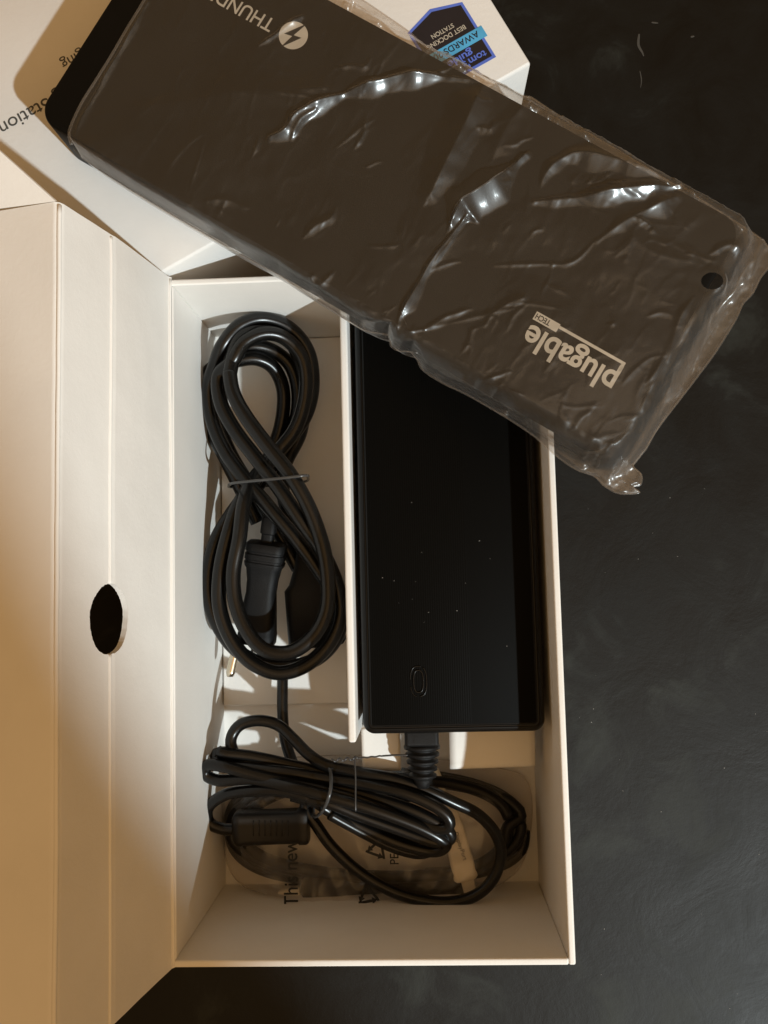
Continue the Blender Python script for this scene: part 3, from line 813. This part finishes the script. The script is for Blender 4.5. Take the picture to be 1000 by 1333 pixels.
for k in range(60):
    tq = k / 59; c = P(432 + 66 * tq, 990 - 6 * tq, 62); a = tq * 40
    tw.append(c + Vector((0, math.cos(a) * .7, math.sin(a) * .7)) * (1 if tq < .5 else .2))
tube('tie_end', tw, .42, M_wire, le, sides=6, step=.7)
tube('tie_end', PP([(498, 984, 62), (515, 983, 62), (531, 983, 62)]), .45, M_wire, le, sides=6, step=1)
tube('tie_end', PP([(462, 988, 60), (463, 1012, 63), (463, 1040, 66), (463, 1056, 66)]), .4, M_wire, le, sides=6, step=1)
# rectangular power plug of the lead
pl0, pl1 = P(304, 1078, 34), P(402, 1074, 34)
frame_prism('plug', pl0, pl1, [(0, 12, 8, 0), (.03, 16, 11, 0), (.07, 18, 12, 0), (.12, 18, 12, 0), (.14, 17, 11.4, 0), (.86, 17, 11.4, 0), (.88, 18.5, 12, 0), (.97, 18.5, 12, 0), (1, 17, 10.5, 0)], M_rubber2, le)
for k in range(7):
    a = P(330 + k * 7.5, 1068, 39.7); b = P(330 + k * 7.5, 1088, 39.7)
    tube('grip_ridge', [a, (a + b) / 2, b], .3, M_rubber2, le, sides=6, step=3)

# ------------------------------------------------------------------ bagged cables on the floor of the box
vc = thing('video_cable', 'coiled black video cable lying in a thin clear bag on the box floor', 'cable')
def ell(cx, cy, rx, ry, z, a0=0, a1=360, n=40, wob=0, ph=0):
    return [(cx + rx * math.copysign(abs(math.cos(math.radians(a))) ** .85, math.cos(math.radians(a))) + wob * math.sin(a * .05 + ph), cy + ry * math.copysign(abs(math.sin(math.radians(a))) ** .8, math.sin(math.radians(a))) + wob * math.cos(a * .04 + ph), z + wob * .3 * math.sin(a * .03 + ph)) for a in np.linspace(a0, a1, n)]
coil = []
for k, (rx, ry, z) in enumerate(((193, 72, 6), (184, 66, 10), (178, 70, 14), (188, 62, 17), (173, 62, 20))):
    coil += ell(490, 1078, rx, ry, z, 0, 350, 34, 3, k)
tube('cord', PP(coil), 3.1, M_rubber2, vc, sides=12, step=2.2)
frame_prism('connector', P(392, 1150, 18), P(500, 1160, 14), [(0, 8, 8, 0), (.05, 14, 10, 0), (.5, 15, 10, 0), (.55, 12, 8, 0), (1, 7, 7, 0)], M_rubber2, vc)
frame_prism('connector', P(610, 1148, 14), P(520, 1152, 16), [(0, 10, 8, 0), (.1, 16, 10, 0), (.6, 15, 10, 0), (.75, 8, 8, 0), (1, 6, 6, 0)], M_rubber2, vc)
frame_prism('connector_tip', P(392, 1163, 15), P(364, 1167, 14), [(0, 7, 6, 0), (.9, 7, 6, 0), (1, 6, 5, 0)], M_pale, vc)
pcn = thing('pale_cable', 'pale cream cable connector on the box floor between the black cable loops', 'cable')
frame_prism('connector', P(583, 1052, 20), P(607, 1144, 19), [(0, 5, 4, 0), (.03, 9, 6, 0), (.25, 11.5, 8, 0), (.88, 13, 8.5, 0), (.97, 13, 8.5, 0), (1, 11, 7, 0)], M_pale, pcn)
frame_prism('connector_tip', P(607, 1140, 19), P(613, 1163, 18.5), [(0, 7, 4.5, 0), (.95, 7, 4.5, 0), (1, 6, 3.5, 0)], M_pale, pcn)
tube('cord', PP([(584, 1056, 20), (577, 1034, 20), (571, 1012, 19), (560, 990, 14)]), 1.9, M_pale, pcn, sides=12)
lettering('lettering', 'DisplayPort', P(591, 1084, 24.4), -72, 15, M_ink, pcn, 'LEFT', 1.0, 0)

# thin film pouch: wrinkled pillow over the coil
def pouch(name, outline, ztop, seed, label, nu=110, nv=70):
    cx = sum(p[0] for p in outline) / len(outline); cy = sum(p[1] for p in outline) / len(outline)
    b = [P(a, c, 4) for a, c in outline]; b = spline(b, 2.0, True); c = P(cx, cy, 4)
    n = len(b); rings = 34; vs, fs = [], []
    for r in range(rings + 1):
        q = r / rings
        for i in range(n):
            p = c.lerp(b[i], 1 - q * .97)
            w1 = noise.fractal(Vector((p.x * .05, p.y * .05, seed)), 1, 2, 3); w2 = 1 - abs(noise.noise(Vector((p.x * .08, p.y * .05, seed + 4)))) * 2.2
            hgt = ztop * min(1, (q * 3.2)) ** .6
            vs.append((p.x, p.y, 3 + hgt + (1.5 * w1 + 2.0 * max(w2, 0)) * min(1, q * 4)))
    for r in range(rings):
        for i in range(n):
            j = (i + 1) % n; fs.append((r * n + i, r * n + j, (r + 1) * n + j, (r + 1) * n + i))
    fs.append(tuple(rings * n + i for i in range(n)))
    o = mesh(name, vs, fs, M_film2)
    tube('welded_seam', [v + Vector((0, 0, -.6)) for v in b[::3]], .3, M_film2, o, sides=6, closed=True, step=3, flat=.6)
    tag(o, label, 'plastic bag'); return o
pz = 23
po = pouch('cable_pouch', [(290, 1000), (400, 985), (520, 985), (640, 998), (688, 1020), (690, 1090), (668, 1140), (600, 1172), (520, 1186), (440, 1188), (372, 1186), (352, 1170), (312, 1150), (294, 1120), (286, 1060)], pz, 2.0,
           'thin clear printed pouch over the coiled black cable on the box floor')
zp = 31.5
lettering('lettering', 'This new', P(388, 1180, zp), 90, 34, M_inkblack, po, 'LEFT', 1.15, .01)
def recycle(cx, cy, s, rot, nm='recycling_mark'):
    c = P(cx, cy, zp)
    tri = [(math.cos(math.radians(90 + 120 * k)), math.sin(math.radians(90 + 120 * k))) for k in range(3)]
    bm_v, bm_f = [], []
    def add(poly):
        b0 = len(bm_v)
        for x, y in poly:
            a = math.radians(rot); bm_v.append((c.x + (x * math.cos(a) - y * math.sin(a)) * s, c.y + (x * math.sin(a) + y * math.cos(a)) * s, zp))
        bm_f.append(tuple(range(b0, b0 + len(poly))))
    for k in range(3):
        (x0, y0), (x1, y1) = tri[k], tri[(k + 1) % 3]
        dx, dy = x1 - x0, y1 - y0; l = math.hypot(dx, dy); dx /= l; dy /= l; nx, ny = dy, -dx
        w_ = .17
        def pt(a, b): return (x0 + dx * a * l + nx * b, y0 + dy * a * l + ny * b)
        add([pt(.14, -w_), pt(.66, -w_), pt(.66, w_ * .3), pt(.14, w_ * .3)])
        add([pt(.66, -w_ * 2), pt(.92, -w_ * .35), pt(.66, w_ * 1.3)])
        add([pt(.14, -w_), pt(.14, w_ * .3), pt(-.02, w_ * .1), pt(.02, -w_ * 1.1)])
    mesh(nm, bm_v, bm_f, M_inkblack, po, smooth=False)
recycle(491, 1106, 6.2, 100); lettering('lettering', 'PE', P(519, 1126, zp), 90, 5.5, M_inkblack, po, 'LEFT', 1.1, .01)
recycle(479, 1166, 6.4, 10)
